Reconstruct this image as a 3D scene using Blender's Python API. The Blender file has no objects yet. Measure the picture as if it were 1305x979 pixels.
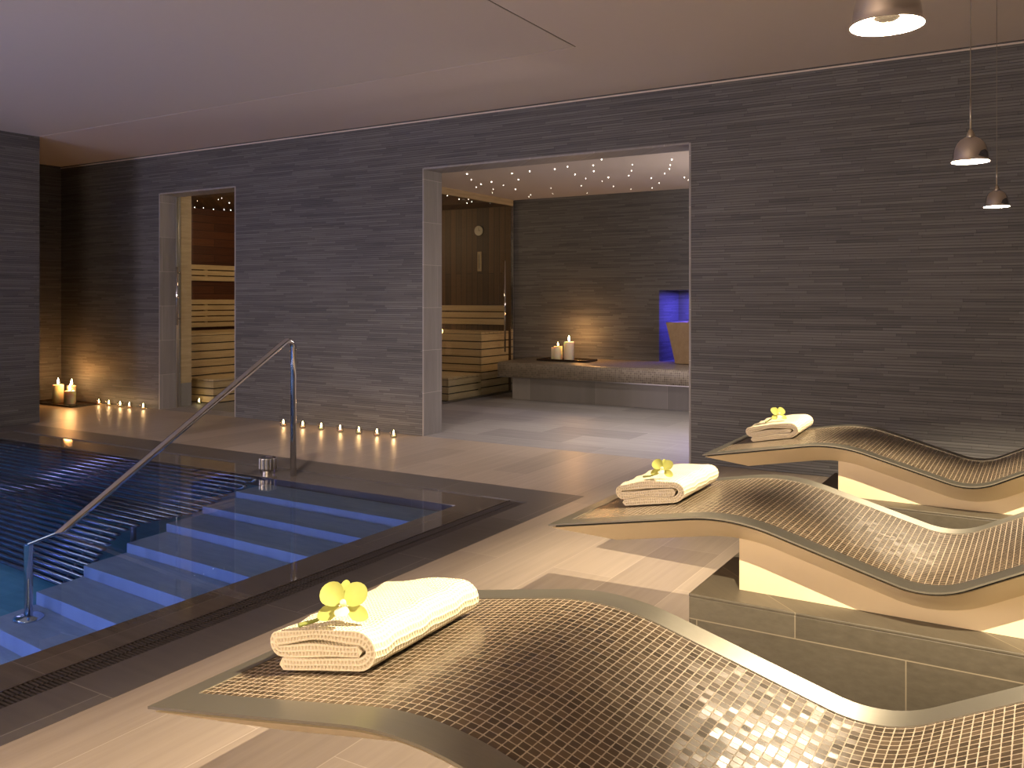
import bpy, bmesh, math, random
from mathutils import Vector, Matrix
random.seed(7)
PI = math.pi
scene = bpy.context.scene
col = scene.collection

# ------------------------------------------------------------------ materials
def new_mat(name):
    m = bpy.data.materials.new(name)
    m.use_nodes = True
    nt = m.node_tree
    for n in list(nt.nodes):
        nt.nodes.remove(n)
    out = nt.nodes.new('ShaderNodeOutputMaterial')
    return m, nt, out

def N(nt, kind, **kw):
    n = nt.nodes.new(kind)
    for k, v in kw.items():
        if k.startswith('i_'):
            n.inputs[k[2:].replace('_', ' ')].default_value = v
        else:
            setattr(n, k, v)
    return n

def L(nt, a, b):
    nt.links.new(a, b)

def math_node(nt, op, a, b=None):
    n = nt.nodes.new('ShaderNodeMath')
    n.operation = op
    for i, v in enumerate((a, b)):
        if v is None:
            continue
        if isinstance(v, (int, float)):
            n.inputs[i].default_value = v
        else:
            nt.links.new(v, n.inputs[i])
    return n.outputs[0]

def mixc(nt, fac, a, b, mode='MIX'):
    n = nt.nodes.new('ShaderNodeMix')
    n.data_type = 'RGBA'
    n.blend_type = mode
    if isinstance(fac, (int, float)):
        n.inputs[0].default_value = fac
    else:
        nt.links.new(fac, n.inputs[0])
    for i, v in ((6, a), (7, b)):
        if isinstance(v, tuple):
            n.inputs[i].default_value = v if len(v) == 4 else v + (1,)
        else:
            nt.links.new(v, n.inputs[i])
    return n.outputs[2]

def ramp(nt, fac, stops):
    n = nt.nodes.new('ShaderNodeValToRGB')
    e = n.color_ramp.elements
    while len(e) < len(stops):
        e.new(0.5)
    for i, (p, c) in enumerate(stops):
        e[i].position = p
        e[i].color = c if len(c) == 4 else c + (1,)
    nt.links.new(fac, n.inputs[0])
    return n.outputs[0]

def pbsdf(nt, out, color=(.5, .5, .5), rough=.5, metal=0.0, normal=None, spec=.5):
    b = nt.nodes.new('ShaderNodeBsdfPrincipled')
    if isinstance(color, tuple):
        b.inputs['Base Color'].default_value = color + (1,) if len(color) == 3 else color
    else:
        nt.links.new(color, b.inputs['Base Color'])
    if isinstance(rough, (int, float)):
        b.inputs['Roughness'].default_value = rough
    else:
        nt.links.new(rough, b.inputs['Roughness'])
    b.inputs['Metallic'].default_value = metal
    b.inputs['Specular IOR Level'].default_value = spec
    if normal is not None:
        nt.links.new(normal, b.inputs['Normal'])
    nt.links.new(b.outputs[0], out.inputs[0])
    return b

def bump(nt, height, strength=.5, dist=.01):
    n = nt.nodes.new('ShaderNodeBump')
    n.inputs['Strength'].default_value = strength
    n.inputs['Distance'].default_value = dist
    nt.links.new(height, n.inputs['Height'])
    return n.outputs[0]

def coords(nt):
    tc = nt.nodes.new('ShaderNodeTexCoord')
    s = nt.nodes.new('ShaderNodeSeparateXYZ')
    nt.links.new(tc.outputs['Object'], s.inputs[0])
    return tc.outputs['Object'], s.outputs[0], s.outputs[1], s.outputs[2]

def comb(nt, x, y, z=0.0):
    c = nt.nodes.new('ShaderNodeCombineXYZ')
    for i, v in enumerate((x, y, z)):
        if isinstance(v, (int, float)):
            c.inputs[i].default_value = v
        else:
            nt.links.new(v, c.inputs[i])
    return c.outputs[0]

def noise(nt, vec, scale=5, detail=4, rough=.5):
    n = nt.nodes.new('ShaderNodeTexNoise')
    n.inputs['Scale'].default_value = scale
    n.inputs['Detail'].default_value = detail
    n.inputs['Roughness'].default_value = rough
    nt.links.new(vec, n.inputs['Vector'])
    return n.outputs[0]

def plain(name, color, rough=.5, metal=0.0, grain=0.0, spec=.5):
    m, nt, out = new_mat(name)
    c = color
    nrm = None
    o, x, y, z = coords(nt)
    nz = noise(nt, o, 18, 5)
    k = .06 if grain == 0 else grain
    c = mixc(nt, nz, tuple(v * (1 - k) for v in color), tuple(min(1, v * (1 + k)) for v in color))
    pbsdf(nt, out, c, rough, metal, nrm, spec)
    return m

def brick(nt, vec, bw, rh, mortar, c1=(0, 0, 0), c2=(1, 1, 1), cm=(.5, .5, .5), off=.5, freq=2, smooth=.1):
    n = nt.nodes.new('ShaderNodeTexBrick')
    n.offset = off
    n.offset_frequency = freq
    n.inputs['Color1'].default_value = c1 + (1,)
    n.inputs['Color2'].default_value = c2 + (1,)
    n.inputs['Mortar'].default_value = cm + (1,)
    n.inputs['Scale'].default_value = 1
    n.inputs['Mortar Size'].default_value = mortar
    n.inputs['Mortar Smooth'].default_value = smooth
    n.inputs['Bias'].default_value = 0
    n.inputs['Brick Width'].default_value = bw
    n.inputs['Row Height'].default_value = rh
    nt.links.new(vec, n.inputs['Vector'])
    return n.outputs[0], n.outputs[1]

def slate_wall(name, dark, light):
    """thin split slate strips laid in long irregular courses"""
    m, nt, out = new_mat(name)
    o, x, y, z = coords(nt)
    u = math_node(nt, 'ADD', x, y)
    rh = .0195
    zr = math_node(nt, 'DIVIDE', z, rh)
    row = math_node(nt, 'FLOOR', zr)
    fz = math_node(nt, 'FRACT', zr)
    def wn(vec):
        n = nt.nodes.new('ShaderNodeTexWhiteNoise')
        n.noise_dimensions = '3D'
        L(nt, vec, n.inputs['Vector'])
        return n.outputs['Value']
    r1 = wn(comb(nt, row, 3.7))
    r2 = wn(comb(nt, row, 9.1, 2.0))
    bw = math_node(nt, 'ADD', math_node(nt, 'MULTIPLY', r2, .35), .28)
    ur = math_node(nt, 'DIVIDE', math_node(nt, 'ADD', u, math_node(nt, 'MULTIPLY', r1, 9.0)), bw)
    cell = math_node(nt, 'FLOOR', ur)
    fu = math_node(nt, 'FRACT', ur)
    ca = wn(comb(nt, cell, row, 5.0))
    cb = wn(comb(nt, cell, row, 8.0))
    # dark joint below each strip, its depth differing strip by strip; hair joints between strip ends
    jz = math_node(nt, 'LESS_THAN', fz, math_node(nt, 'ADD', math_node(nt, 'MULTIPLY', cb, .16), .05))
    ju = math_node(nt, 'LESS_THAN', math_node(nt, 'MULTIPLY', fu, bw), .0025)
    st = noise(nt, comb(nt, math_node(nt, 'MULTIPLY', u, 2.2), math_node(nt, 'MULTIPLY', z, 120)), 1.0, 4, .65)
    big = noise(nt, comb(nt, math_node(nt, 'MULTIPLY', u, .8), math_node(nt, 'MULTIPLY', z, 2)), 1.0, 2)
    t = math_node(nt, 'ADD', math_node(nt, 'MULTIPLY', ca, .26), math_node(nt, 'MULTIPLY', st, .62))
    t = math_node(nt, 'ADD', t, math_node(nt, 'MULTIPLY', math_node(nt, 'SUBTRACT', big, .5), .3))
    c = ramp(nt, t, [(.15, dark), (.85, light)])
    c = mixc(nt, math_node(nt, 'MULTIPLY', jz, .75), c, tuple(v * .35 for v in dark))
    c = mixc(nt, math_node(nt, 'MULTIPLY', ju, .5), c, tuple(v * .5 for v in dark))
    h = math_node(nt, 'SUBTRACT', math_node(nt, 'ADD', math_node(nt, 'MULTIPLY', cb, .9), math_node(nt, 'MULTIPLY', st, .4)), math_node(nt, 'MULTIPLY', jz, .7))
    pbsdf(nt, out, c, .62, 0, bump(nt, h, .75, .006), .35)
    return m

def tile_floor(name, c1, c2, bw, rh, mortar_col, along='Y', rough=.4, streak=(1.2, 26), joint=.002, bumpk=.15, spec=.5, ox=0., oy=0., oz=0.):
    m, nt, out = new_mat(name)
    o, x, y, z = coords(nt)
    x = math_node(nt, 'ADD', x, ox)
    y = math_node(nt, 'ADD', y, oy)
    a, b = (y, x) if along == 'Y' else (x, y)
    if along == 'Z':
        a, b = math_node(nt, 'ADD', x, y), math_node(nt, 'ADD', z, oz)
    vec = comb(nt, a, b)
    ca, fa = brick(nt, vec, bw, rh, joint, off=.5, freq=2)
    st = noise(nt, comb(nt, math_node(nt, 'MULTIPLY', a, streak[0]), math_node(nt, 'MULTIPLY', b, streak[1])), 1.0, 5, .62)
    t = math_node(nt, 'ADD', math_node(nt, 'MULTIPLY', ca, .35), math_node(nt, 'MULTIPLY', st, .75))
    c = ramp(nt, t, [(.2, c1), (.85, c2)])
    c = mixc(nt, fa, c, mortar_col)
    h = math_node(nt, 'SUBTRACT', math_node(nt, 'MULTIPLY', st, .25), fa)
    pbsdf(nt, out, c, rough, 0, bump(nt, h, bumpk, .003), spec)
    return m

def wood(name, c1, c2, plank=.09, axis='Z', rough=.5):
    """timber: grain along axis; plank>0 adds board joints across it"""
    m, nt, out = new_mat(name)
    o, x, y, z = coords(nt)
    u = math_node(nt, 'ADD', x, y)
    a, b = (z, u) if axis == 'Z' else (u, z)
    st = noise(nt, comb(nt, math_node(nt, 'MULTIPLY', a, 1.3), math_node(nt, 'MULTIPLY', b, 38), math_node(nt, 'MULTIPLY', y, 3)), 1.0, 4, .6)
    if plank > 0:
        ca, fa = brick(nt, comb(nt, a, b), 3.2, plank, .003, off=.5)
        t = math_node(nt, 'ADD', math_node(nt, 'MULTIPLY', ca, .5), math_node(nt, 'MULTIPLY', st, .55))
        c = ramp(nt, t, [(.15, c1), (.9, c2)])
        c = mixc(nt, fa, c, tuple(v * .25 for v in c1))
        h = math_node(nt, 'SUBTRACT', math_node(nt, 'MULTIPLY', st, .2), fa)
    else:
        c = ramp(nt, st, [(.25, c1), (.75, c2)])
        h = st
    pbsdf(nt, out, c, rough, 0, bump(nt, h, .3, .004), .3)
    return m

def mosaic(name, pitch, tile_a, tile_b, grout, tilt=.05, gw=.16, rough=.3):
    """small square mosaic tiles with pale grout, laid in the UV metres of the surface"""
    m, nt, out = new_mat(name)
    uv = nt.nodes.new('ShaderNodeUVMap')
    uv.uv_map = 'UVMap'
    sc = N(nt, 'ShaderNodeVectorMath', operation='SCALE')
    sc.inputs['Scale'].default_value = 1 / pitch
    L(nt, uv.outputs[0], sc.inputs[0])
    fl = N(nt, 'ShaderNodeVectorMath', operation='FLOOR')
    L(nt, sc.outputs[0], fl.inputs[0])
    fr = N(nt, 'ShaderNodeVectorMath', operation='FRACTION')
    L(nt, sc.outputs[0], fr.inputs[0])
    wn = nt.nodes.new('ShaderNodeTexWhiteNoise')
    wn.noise_dimensions = '3D'
    L(nt, fl.outputs[0], wn.inputs['Vector'])
    s = nt.nodes.new('ShaderNodeSeparateXYZ')
    L(nt, fr.outputs[0], s.inputs[0])
    wob = noise(nt, sc.outputs[0], 1.7, 2)
    wob = math_node(nt, 'MULTIPLY', math_node(nt, 'SUBTRACT', wob, .5), .10)
    ds = []
    for k in (0, 1):
        d = math_node(nt, 'ABSOLUTE', math_node(nt, 'SUBTRACT', s.outputs[k], .5))
        ds.append(math_node(nt, 'ADD', d, wob))
    # rounded square: length of the amounts beyond the core
    core = .5 - gw / 2 - .08
    q = [math_node(nt, 'MAXIMUM', math_node(nt, 'SUBTRACT', d, core), 0.0) for d in ds]
    ln = math_node(nt, 'SQRT', math_node(nt, 'ADD', math_node(nt, 'MULTIPLY', q[0], q[0]), math_node(nt, 'MULTIPLY', q[1], q[1])))
    mask = nt.nodes.new('ShaderNodeMapRange')
    mask.interpolation_type = 'SMOOTHSTEP'
    mask.inputs['From Min'].default_value = .055
    mask.inputs['From Max'].default_value = .105
    L(nt, ln, mask.inputs['Value'])
    g = mask.outputs[0]
    sp = noise(nt, uv.outputs[0], 420, 3)
    tcol = mixc(nt, wn.outputs['Value'], tile_a, tile_b)
    tcol = mixc(nt, math_node(nt, 'MULTIPLY', sp, .35), tcol, tuple(v * .55 for v in tile_a))
    c = mixc(nt, g, tcol, grout)
    rg = math_node(nt, 'ADD', math_node(nt, 'MULTIPLY', g, .5), rough)
    # each tile tilts a little of its own accord
    geo = nt.nodes.new('ShaderNodeNewGeometry')
    sub = N(nt, 'ShaderNodeVectorMath', operation='SUBTRACT')
    L(nt, wn.outputs['Color'], sub.inputs[0])
    sub.inputs[1].default_value = (.5, .5, .5)
    sc2 = N(nt, 'ShaderNodeVectorMath', operation='SCALE')
    sc2.inputs['Scale'].default_value = tilt * 2
    L(nt, sub.outputs[0], sc2.inputs[0])
    h = math_node(nt, 'SUBTRACT', 1.0, g)
    h = math_node(nt, 'ADD', h, math_node(nt, 'MULTIPLY', sp, .12))
    bm_ = nt.nodes.new('ShaderNodeBump')
    bm_.inputs['Strength'].default_value = .5
    bm_.inputs['Distance'].default_value = .0015
    L(nt, h, bm_.inputs['Height'])
    add = N(nt, 'ShaderNodeVectorMath', operation='ADD')
    L(nt, bm_.outputs[0], add.inputs[0])
    L(nt, sc2.outputs[0], add.inputs[1])
    nm = N(nt, 'ShaderNodeVectorMath', operation='NORMALIZE')
    L(nt, add.outputs[0], nm.inputs[0])
    pbsdf(nt, out, c, rg, 0, nm.outputs[0], .5)
    return m

def towel_mat():
    m, nt, out = new_mat('cream_waffle_cotton')
    uv = nt.nodes.new('ShaderNodeUVMap')
    uv.uv_map = 'UVMap'
    s = nt.nodes.new('ShaderNodeSeparateXYZ')
    L(nt, uv.outputs[0], s.inputs[0])
    k = 2 * PI / .0085
    hx = math_node(nt, 'SINE', math_node(nt, 'MULTIPLY', s.outputs[0], k))
    hy = math_node(nt, 'SINE', math_node(nt, 'MULTIPLY', s.outputs[1], k))
    h = math_node(nt, 'MAXIMUM', hx, hy)
    fz = noise(nt, uv.outputs[0], 900, 3)
    h2 = math_node(nt, 'ADD', h, math_node(nt, 'MULTIPLY', fz, .5))
    c = ramp(nt, math_node(nt, 'ADD', math_node(nt, 'MULTIPLY', h, .3), .5), [(.1, (.66, .555, .37)), (.8, (.84, .75, .56))])
    b = pbsdf(nt, out, c, .95, 0, bump(nt, h2, .7, .003), .1)
    return m

def emit(name, color, strength):
    m, nt, out = new_mat(name)
    e = nt.nodes.new('ShaderNodeEmission')
    e.inputs[0].default_value = color + (1,)
    e.inputs[1].default_value = strength
    L(nt, e.outputs[0], out.inputs[0])
    return m

def clear_glass(name, tint=(.96, .98, .97), reflect=1.0, ior=1.5):
    """thin clear pane: fresnel reflection over straight transmission"""
    m, nt, out = new_mat(name)
    f = nt.nodes.new('ShaderNodeFresnel')
    gb = nt.nodes.new('ShaderNodeNewGeometry')
    L(nt, math_node(nt, 'ADD', math_node(nt, 'MULTIPLY', gb.outputs['Backfacing'], 1 / ior - ior), ior), f.inputs['IOR'])
    t = nt.nodes.new('ShaderNodeBsdfTransparent')
    t.inputs[0].default_value = tint + (1,)
    g = nt.nodes.new('ShaderNodeBsdfGlossy')
    g.inputs['Roughness'].default_value = .0
    mx = nt.nodes.new('ShaderNodeMixShader')
    L(nt, math_node(nt, 'MULTIPLY', f.outputs[0], reflect), mx.inputs[0])
    L(nt, t.outputs[0], mx.inputs[1])
    L(nt, g.outputs[0], mx.inputs[2])
    L(nt, mx.outputs[0], out.inputs[0])
    return m

def water_mat():
    m, nt, out = new_mat('still_pool_water')
    o, x, y, z = coords(nt)
    n1 = noise(nt, o, 2.6, 2)
    b = bump(nt, n1, .02, .02)
    r = nt.nodes.new('ShaderNodeBsdfRefraction')
    r.inputs[0].default_value = (.80, .93, 1.0, 1)
    r.inputs['Roughness'].default_value = 0
    r.inputs['IOR'].default_value = 1.333
    g = nt.nodes.new('ShaderNodeBsdfGlossy')
    g.inputs['Roughness'].default_value = .0
    f = nt.nodes.new('ShaderNodeFresnel')
    f.inputs['IOR'].default_value = 1.333
    for n in (r, g, f):
        L(nt, b, n.inputs['Normal'])
    mx = nt.nodes.new('ShaderNodeMixShader')
    L(nt, f.outputs[0], mx.inputs[0])
    L(nt, r.outputs[0], mx.inputs[1])
    L(nt, g.outputs[0], mx.inputs[2])
    L(nt, mx.outputs[0], out.inputs[0])
    return m

def petal_mat(name, c1, c2):
    m, nt, out = new_mat(name)
    o, x, y, z = coords(nt)
    c = mixc(nt, noise(nt, o, 60, 3), c1, c2)
    d = nt.nodes.new('ShaderNodeBsdfDiffuse')
    t = nt.nodes.new('ShaderNodeBsdfTranslucent')
    L(nt, c, d.inputs[0])
    L(nt, c, t.inputs[0])
    mx = nt.nodes.new('ShaderNodeMixShader')
    mx.inputs[0].default_value = .4
    L(nt, d.outputs[0], mx.inputs[1])
    L(nt, t.outputs[0], mx.inputs[2])
    L(nt, mx.outputs[0], out.inputs[0])
    return m

def wax_mat():
    m, nt, out = new_mat('ivory_wax')
    o, x, y, z = coords(nt)
    c = mixc(nt, noise(nt, o, 30, 3), (.80, .70, .52), (.88, .79, .60))
    b = pbsdf(nt, out, c, .45)
    b.inputs['Subsurface Weight'].default_value = .6
    b.inputs['Subsurface Radius'].default_value = (.03, .015, .006)
    b.inputs['Subsurface Scale'].default_value = 1.0
    return m

def brushed(name, color, rough=.32, metal=.85):
    m, nt, out = new_mat(name)
    o, x, y, z = coords(nt)
    st = noise(nt, comb(nt, math_node(nt, 'MULTIPLY', x, 4), math_node(nt, 'MULTIPLY', y, 240), math_node(nt, 'MULTIPLY', z, 240)), 1.0, 3)
    c = mixc(nt, st, tuple(v * .9 for v in color), tuple(v * 1.08 for v in color))
    r = math_node(nt, 'ADD', math_node(nt, 'MULTIPLY', st, .08), rough - .04)
    pbsdf(nt, out, c, r, metal)
    return m

M = {}
M['slate'] = slate_wall('split_slate_strips', (.054, .055, .058), (.190, .187, .188))
M['ceil'] = plain('ceiling_paint', (.62, .55, .50), .8, 0, .02)
M['raft'] = plain('raft_paint', (.60, .54, .49), .8, 0, .02)
M['gap'] = plain('shadow_gap', (.02, .02, .02), .9)  # near-black stand-in for shade in the raft groove and under lounger rims
M['deck'] = tile_floor('beige_deck_tile', (.25, .207, .168), (.39, .327, .268), 1.2, .30, (.47, .40, .335), 'Y', .38, (1.1, 30), .0016, .12, .5, .46)
M['stone'] = tile_floor('grey_stone_tile', (.16, .152, .150), (.33, .315, .305), .9, .45, (.38, .36, .345), 'X', .52, (1.6, 22), .002, .2)
M['coping'] = tile_floor('dark_coping_stone', (.066, .060, .058), (.110, .100, .096), .85, .85, (.22, .205, .19), 'X', .40, (2, 30), .0018, .15)
M['jamb'] = tile_floor('pale_jamb_stone', (.19, .18, .176), (.31, .296, .288), .6, .39, (.45, .42, .40), 'Z', .5, (20, 2.0), .002, .2)
M['plinth'] = tile_floor('taupe_plinth_tile', (.070, .061, .044), (.130, .115, .086), .6, .30, (.25, .215, .155), 'Z', .45, (26, 60), .0018, .2, .5, .169, 0., .05)
M['pooltile'] = tile_floor('pale_pool_tile', (.25, .29, .31), (.39, .44, .46), .6, .30, (.34, .36, .38), 'X', .5, (6, 26), .002, .1)
M['tank'] = tile_floor('teal_pool_tile', (.06, .24, .28), (.12, .36, .40), .3, .3, (.10, .28, .30), 'X', .5, (6, 26), .002, .1)
M['ledge'] = tile_floor('dark_ledge_stone', (.075, .066, .060), (.125, .110, .100), .85, .85, (.15, .135, .125), 'X', .05, (2, 26), .0018, .1)
M['cedar'] = wood('dark_cedar_boards', (.045, .024, .009), (.150, .080, .032), .09, 'Z')
M['cedar_h'] = wood('red_cedar_boards', (.045, .013, .006), (.13, .042, .014), .11, 'X')
M['aspen'] = wood('pale_bench_timber', (.46, .34, .185), (.64, .49, .29), 0, 'X')
M['chrome'] = plain('polished_steel', (.72, .72, .74), .08, 1.0, .01)
M['satin'] = brushed('satin_steel', (.45, .43, .40), .3, 1.0)
M['rim'] = brushed('taupe_metal_trim', (.28, .265, .22), .34, .75)
M['shell'] = plain('cream_shell_paint', (.80, .665, .44), .42, 0, .02)
M['mosaic'] = mosaic('brown_mosaic_tiles', .0175, (.062, .045, .027), (.140, .100, .062), (.43, .36, .265), .05, .115, .24)
M['benchmos'] = mosaic('grey_mosaic_tiles', .024, (.16, .135, .11), (.30, .26, .215), (.36, .32, .27), .05, .15, .35)
M['towel'] = towel_mat()
M['wax'] = wax_mat()
M['wick'] = plain('charred_wick', (.02, .015, .01), .9)
M['flame'] = emit('candle_flame', (1.0, .70, .32), 60)
M['star'] = emit('fibre_star', (1.0, .88, .74), 18)
M['tray'] = plain('dark_lacquer', (.03, .018, .012), .25)
M['glass'] = clear_glass('clear_pane')
M['cup'] = clear_glass('clear_cup_glass', (.95, .95, .93), 1.0, 1.45)
M['shade'] = plain('smoked_chrome', (.55, .53, .54), .04, 1.0, .01)
M['lining'] = plain('white_enamel_lining', (.85, .80, .72), .8, 0, .01)
M['bulb'] = emit('lamp_capsule', (1.0, .88, .70), 40)
M['crown'] = petal_mat('frosted_bulb_crown', (.012, .011, .010), (.014, .013, .012))
M['cord'] = plain('grey_cable', (.16, .14, .12), .5)
M['cap'] = brushed('brushed_nickel', (.50, .46, .40), .3, 1.0)
M['water'] = water_mat()
M['petal'] = petal_mat('yellow_green_petal', (.38, .42, .10), (.50, .50, .18))
M['lip'] = petal_mat('pale_flower_lip', (.85, .80, .52), (.90, .86, .66))
M['stem'] = plain('green_stem', (.22, .26, .06), .5)
M['icestone'] = tile_floor('amber_stone', (.20, .13, .06), (.36, .26, .15), 2, 2, (.3, .2, .1), 'Z', .3, (14, 9), .0, .2)
M['clockface'] = plain('pale_dial', (.52, .46, .36), .5)
M['ink'] = plain('dark_ink', (.03, .025, .02), .6)
M['tube'] = plain('bench_tube_steel', (.33, .33, .38), .12, 1.0, .01)
M['grate'] = plain('dark_grating', (.040, .033, .030), .45)
M['bluelight'] = emit('blue_led_strip', (.12, .10, 1.0), 6)

# ------------------------------------------------------------------ mesh helpers
class MB:
    def __init__(self):
        self.bm = bmesh.new()
        self.uv = self.bm.loops.layers.uv.new('UVMap')
    def v(self, p):
        return self.bm.verts.new(p)
    def f(self, vs, uvs=None, smooth=False):
        try:
            fc = self.bm.faces.new(vs)
        except ValueError:
            return None
        fc.smooth = smooth
        if uvs:
            for l, q in zip(fc.loops, uvs):
                l[self.uv].uv = q
        return fc
    def box(self, x0, x1, y0, y1, z0, z1):
        p = [self.v((x, y, z)) for z in (z0, z1) for y in (y0, y1) for x in (x0, x1)]
        for a in ((0, 2, 3, 1), (4, 5, 7, 6), (0, 1, 5, 4), (2, 6, 7, 3), (0, 4, 6, 2), (1, 3, 7, 5)):
            self.f([p[i] for i in a])
        return self
    def grid(self, rows, closed=False, smooth=True, uvs=None, flip=False):
        """rows of points joined into quads; closed joins each row's ends"""
        vr = [[self.v(p) for p in r] for r in rows]
        n = len(rows[0])
        for i in range(len(rows) - 1):
            for j in range(n if closed else n - 1):
                k = (j + 1) % n
                q = [vr[i][j], vr[i][k], vr[i + 1][k], vr[i + 1][j]]
                uq = [uvs[i][j], uvs[i][k], uvs[i + 1][k], uvs[i + 1][j]] if uvs else None
                if flip:
                    q.reverse()
                    uq = uq[::-1] if uq else None
                self.f(q, uq, smooth)
        return vr
    def lathe(self, prof, seg=32, smooth=True, c=(0, 0, 0), cap0=False, cap1=False):
        rows = []
        for r, z in prof:
            rows.append([(c[0] + r * math.cos(2 * PI * k / seg), c[1] + r * math.sin(2 * PI * k / seg), c[2] + z) for k in range(seg)])
        vr = self.grid(rows, True, smooth)
        if cap0:
            self.f(vr[0][::-1])
        if cap1:
            self.f(vr[-1])
        return self
    def tube(self, pts, rad, seg=16, caps=True, smooth=True):
        """round tube through points; rad a number or a list"""
        pts = [Vector(p) for p in pts]
        n = len(pts)
        t0 = (pts[1] - pts[0]).normalized()
        up = Vector((0, 0, 1)) if abs(t0.z) < .9 else Vector((1, 0, 0))
        nrm = t0.cross(up).normalized()
        rows = []
        prev = t0
        for i, p in enumerate(pts):
            a = (pts[i] - pts[i - 1]).normalized() if i else t0
            b = (pts[i + 1] - pts[i]).normalized() if i < n - 1 else a
            t = (a + b).normalized()
            ax = prev.cross(t)
            if ax.length > 1e-7:
                nrm = Matrix.Rotation(prev.angle(t), 3, ax.normalized()) @ nrm
            prev = t
            nrm = (nrm - t * nrm.dot(t)).normalized()
            bi = t.cross(nrm)
            r = rad[i] if isinstance(rad, (list, tuple)) else rad
            rows.append([tuple(p + (nrm * math.cos(2 * PI * k / seg) + bi * math.sin(2 * PI * k / seg)) * r) for k in range(seg)])
        vr = self.grid(rows, True, smooth, flip=False)
        if caps:
            self.f(vr[0][::-1])
            self.f(vr[-1])
        return self
    def build(self, name, mat, parent=None, bevel=0.0, seg=2, subsurf=0, recalc=True):
        if recalc:
            bmesh.ops.recalc_face_normals(self.bm, faces=self.bm.faces)
        me = bpy.data.meshes.new(name)
        self.bm.to_mesh(me)
        self.bm.free()
        me.materials.append(mat)
        o = bpy.data.objects.new(name, me)
        col.objects.link(o)
        if parent:
            o.parent = parent
        if bevel > 0:
            b = o.modifiers.new('bevel', 'BEVEL')
            b.width = bevel
            b.segments = seg
            b.limit_method = 'ANGLE'
            b.angle_limit = math.radians(38)
        if subsurf:
            s = o.modifiers.new('subsurf', 'SUBSURF')
            s.levels = s.render_levels = subsurf
        return o

def tag(o, label, cat, group=None, kind=None):
    if label:
        o['label'] = label
    if cat:
        o['category'] = cat
    if group:
        o['group'] = group
    if kind:
        o['kind'] = kind
    return o

def thing(name, loc, label, cat, group=None, rot=(0, 0, 0)):
    o = bpy.data.objects.new(name, None)
    col.objects.link(o)
    o.empty_display_size = .05
    o.location = loc
    o.rotation_euler = rot
    return tag(o, label, cat, group)

def children(o):
    return [c for c in bpy.data.objects if c.parent == o]

def copy_tree(o, parent=None):
    c = o.copy()
    col.objects.link(c)
    if parent:
        c.parent = parent
    for ch in children(o):
        copy_tree(ch, c)
    return c

def struct(o):
    o['kind'] = 'structure'
    return o

def box_obj(name, mat, boxes, parent=None, bevel=0.0):
    m = MB()
    for b in boxes:
        m.box(*b)
    return m.build(name, mat, parent, bevel)

def light(name, kind, loc, power, color, **kw):
    d = bpy.data.lights.new(name, kind)
    d.energy = power
    d.color = color
    tgt = kw.pop('target', None)
    for k, v in kw.items():
        setattr(d, k, v)
    o = bpy.data.objects.new(name, d)
    col.objects.link(o)
    o.location = loc
    if tgt is not None:
        o.rotation_euler = (Vector(tgt) - Vector(loc)).to_track_quat('-Z', 'Y').to_euler()
    return o

def arc_path(pts, rads, n=8):
    """polyline with filleted corners; rads per inner corner"""
    pts = [Vector(p) for p in pts]
    out = [pts[0]]
    for i in range(1, len(pts) - 1):
        a = (pts[i - 1] - pts[i]).normalized()
        b = (pts[i + 1] - pts[i]).normalized()
        r = rads[i - 1]
        if r <= 0:
            out.append(pts[i])
            continue
        ang = a.angle(b)
        t = r / math.tan(ang / 2)
        c = pts[i] + (a + b).normalized() * (r / math.sin(ang / 2))
        p0 = pts[i] + a * t
        p1 = pts[i] + b * t
        u = p0 - c
        w = p1 - c
        tot = u.angle(w)
        ax = u.cross(w).normalized()
        for k in range(n + 1):
            out.append(c + Matrix.Rotation(tot * k / n, 3, ax) @ u)
    out.append(pts[-1])
    return out

# ------------------------------------------------------------------ dimensions (metres)
WALL_Y = 6.425          # face of the long slate wall
WALL_T = .272
CEIL = 2.89
XR, YB = 2.4, -3.0      # right end and rear end of the room
XA = -10.45             # far left of the alcove
PIER_X, PIER_Y = -8.70, 5.12
DOOR = (-8.566, -7.321, 2.44)
OPEN = (-4.850, -2.310, 2.44)
BACK_Y = 10.15
ROOM_Z = 2.58
GLASS_X = -6.13
WATER = -.008

# ------------------------------------------------------------------ setting: walls and ceilings
struct(box_obj('wall_back', M['slate'], [
    (XA - .2, DOOR[0], WALL_Y, WALL_Y + WALL_T, 0, CEIL),
    (DOOR[0], DOOR[1], WALL_Y, WALL_Y + WALL_T, DOOR[2], CEIL),
    (DOOR[1], OPEN[0], WALL_Y, WALL_Y + WALL_T, 0, CEIL),
    (OPEN[0], OPEN[1], WALL_Y, WALL_Y + WALL_T, OPEN[2], CEIL),
    (OPEN[1], XR, WALL_Y, WALL_Y + WALL_T, 0, CEIL)]))
struct(box_obj('wall_left', M['slate'], [(PIER_X - 1.6, PIER_X, YB, PIER_Y, 0, CEIL)]))
struct(box_obj('wall_alcove', M['slate'], [(XA - .2, XA, PIER_Y - .3, WALL_Y, 0, CEIL)]))
struct(box_obj('wall_right', M['slate'], [(XR, XR + .2, YB, WALL_Y + WALL_T, 0, CEIL)]))
struct(box_obj('wall_rear', M['slate'], [(PIER_X - 1.6, XR + .2, YB - .2, YB, -1.6, CEIL)]))
# stone linings of the two openings
def lining(name, o, d=WALL_T + .012):
    a, b, h = o
    y0, y1 = WALL_Y - .003, WALL_Y + d - .006
    struct(box_obj(name, M['jamb'], [(a - .004, a + .012, y0, y1, 0, h), (b - .012, b + .004, y0, y1, 0, h), (a + .012, b - .012, y0, y1, h - .012, h + .004)], bevel=.002))
lining('trim_1', DOOR)
lining('trim_2', OPEN)
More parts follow.
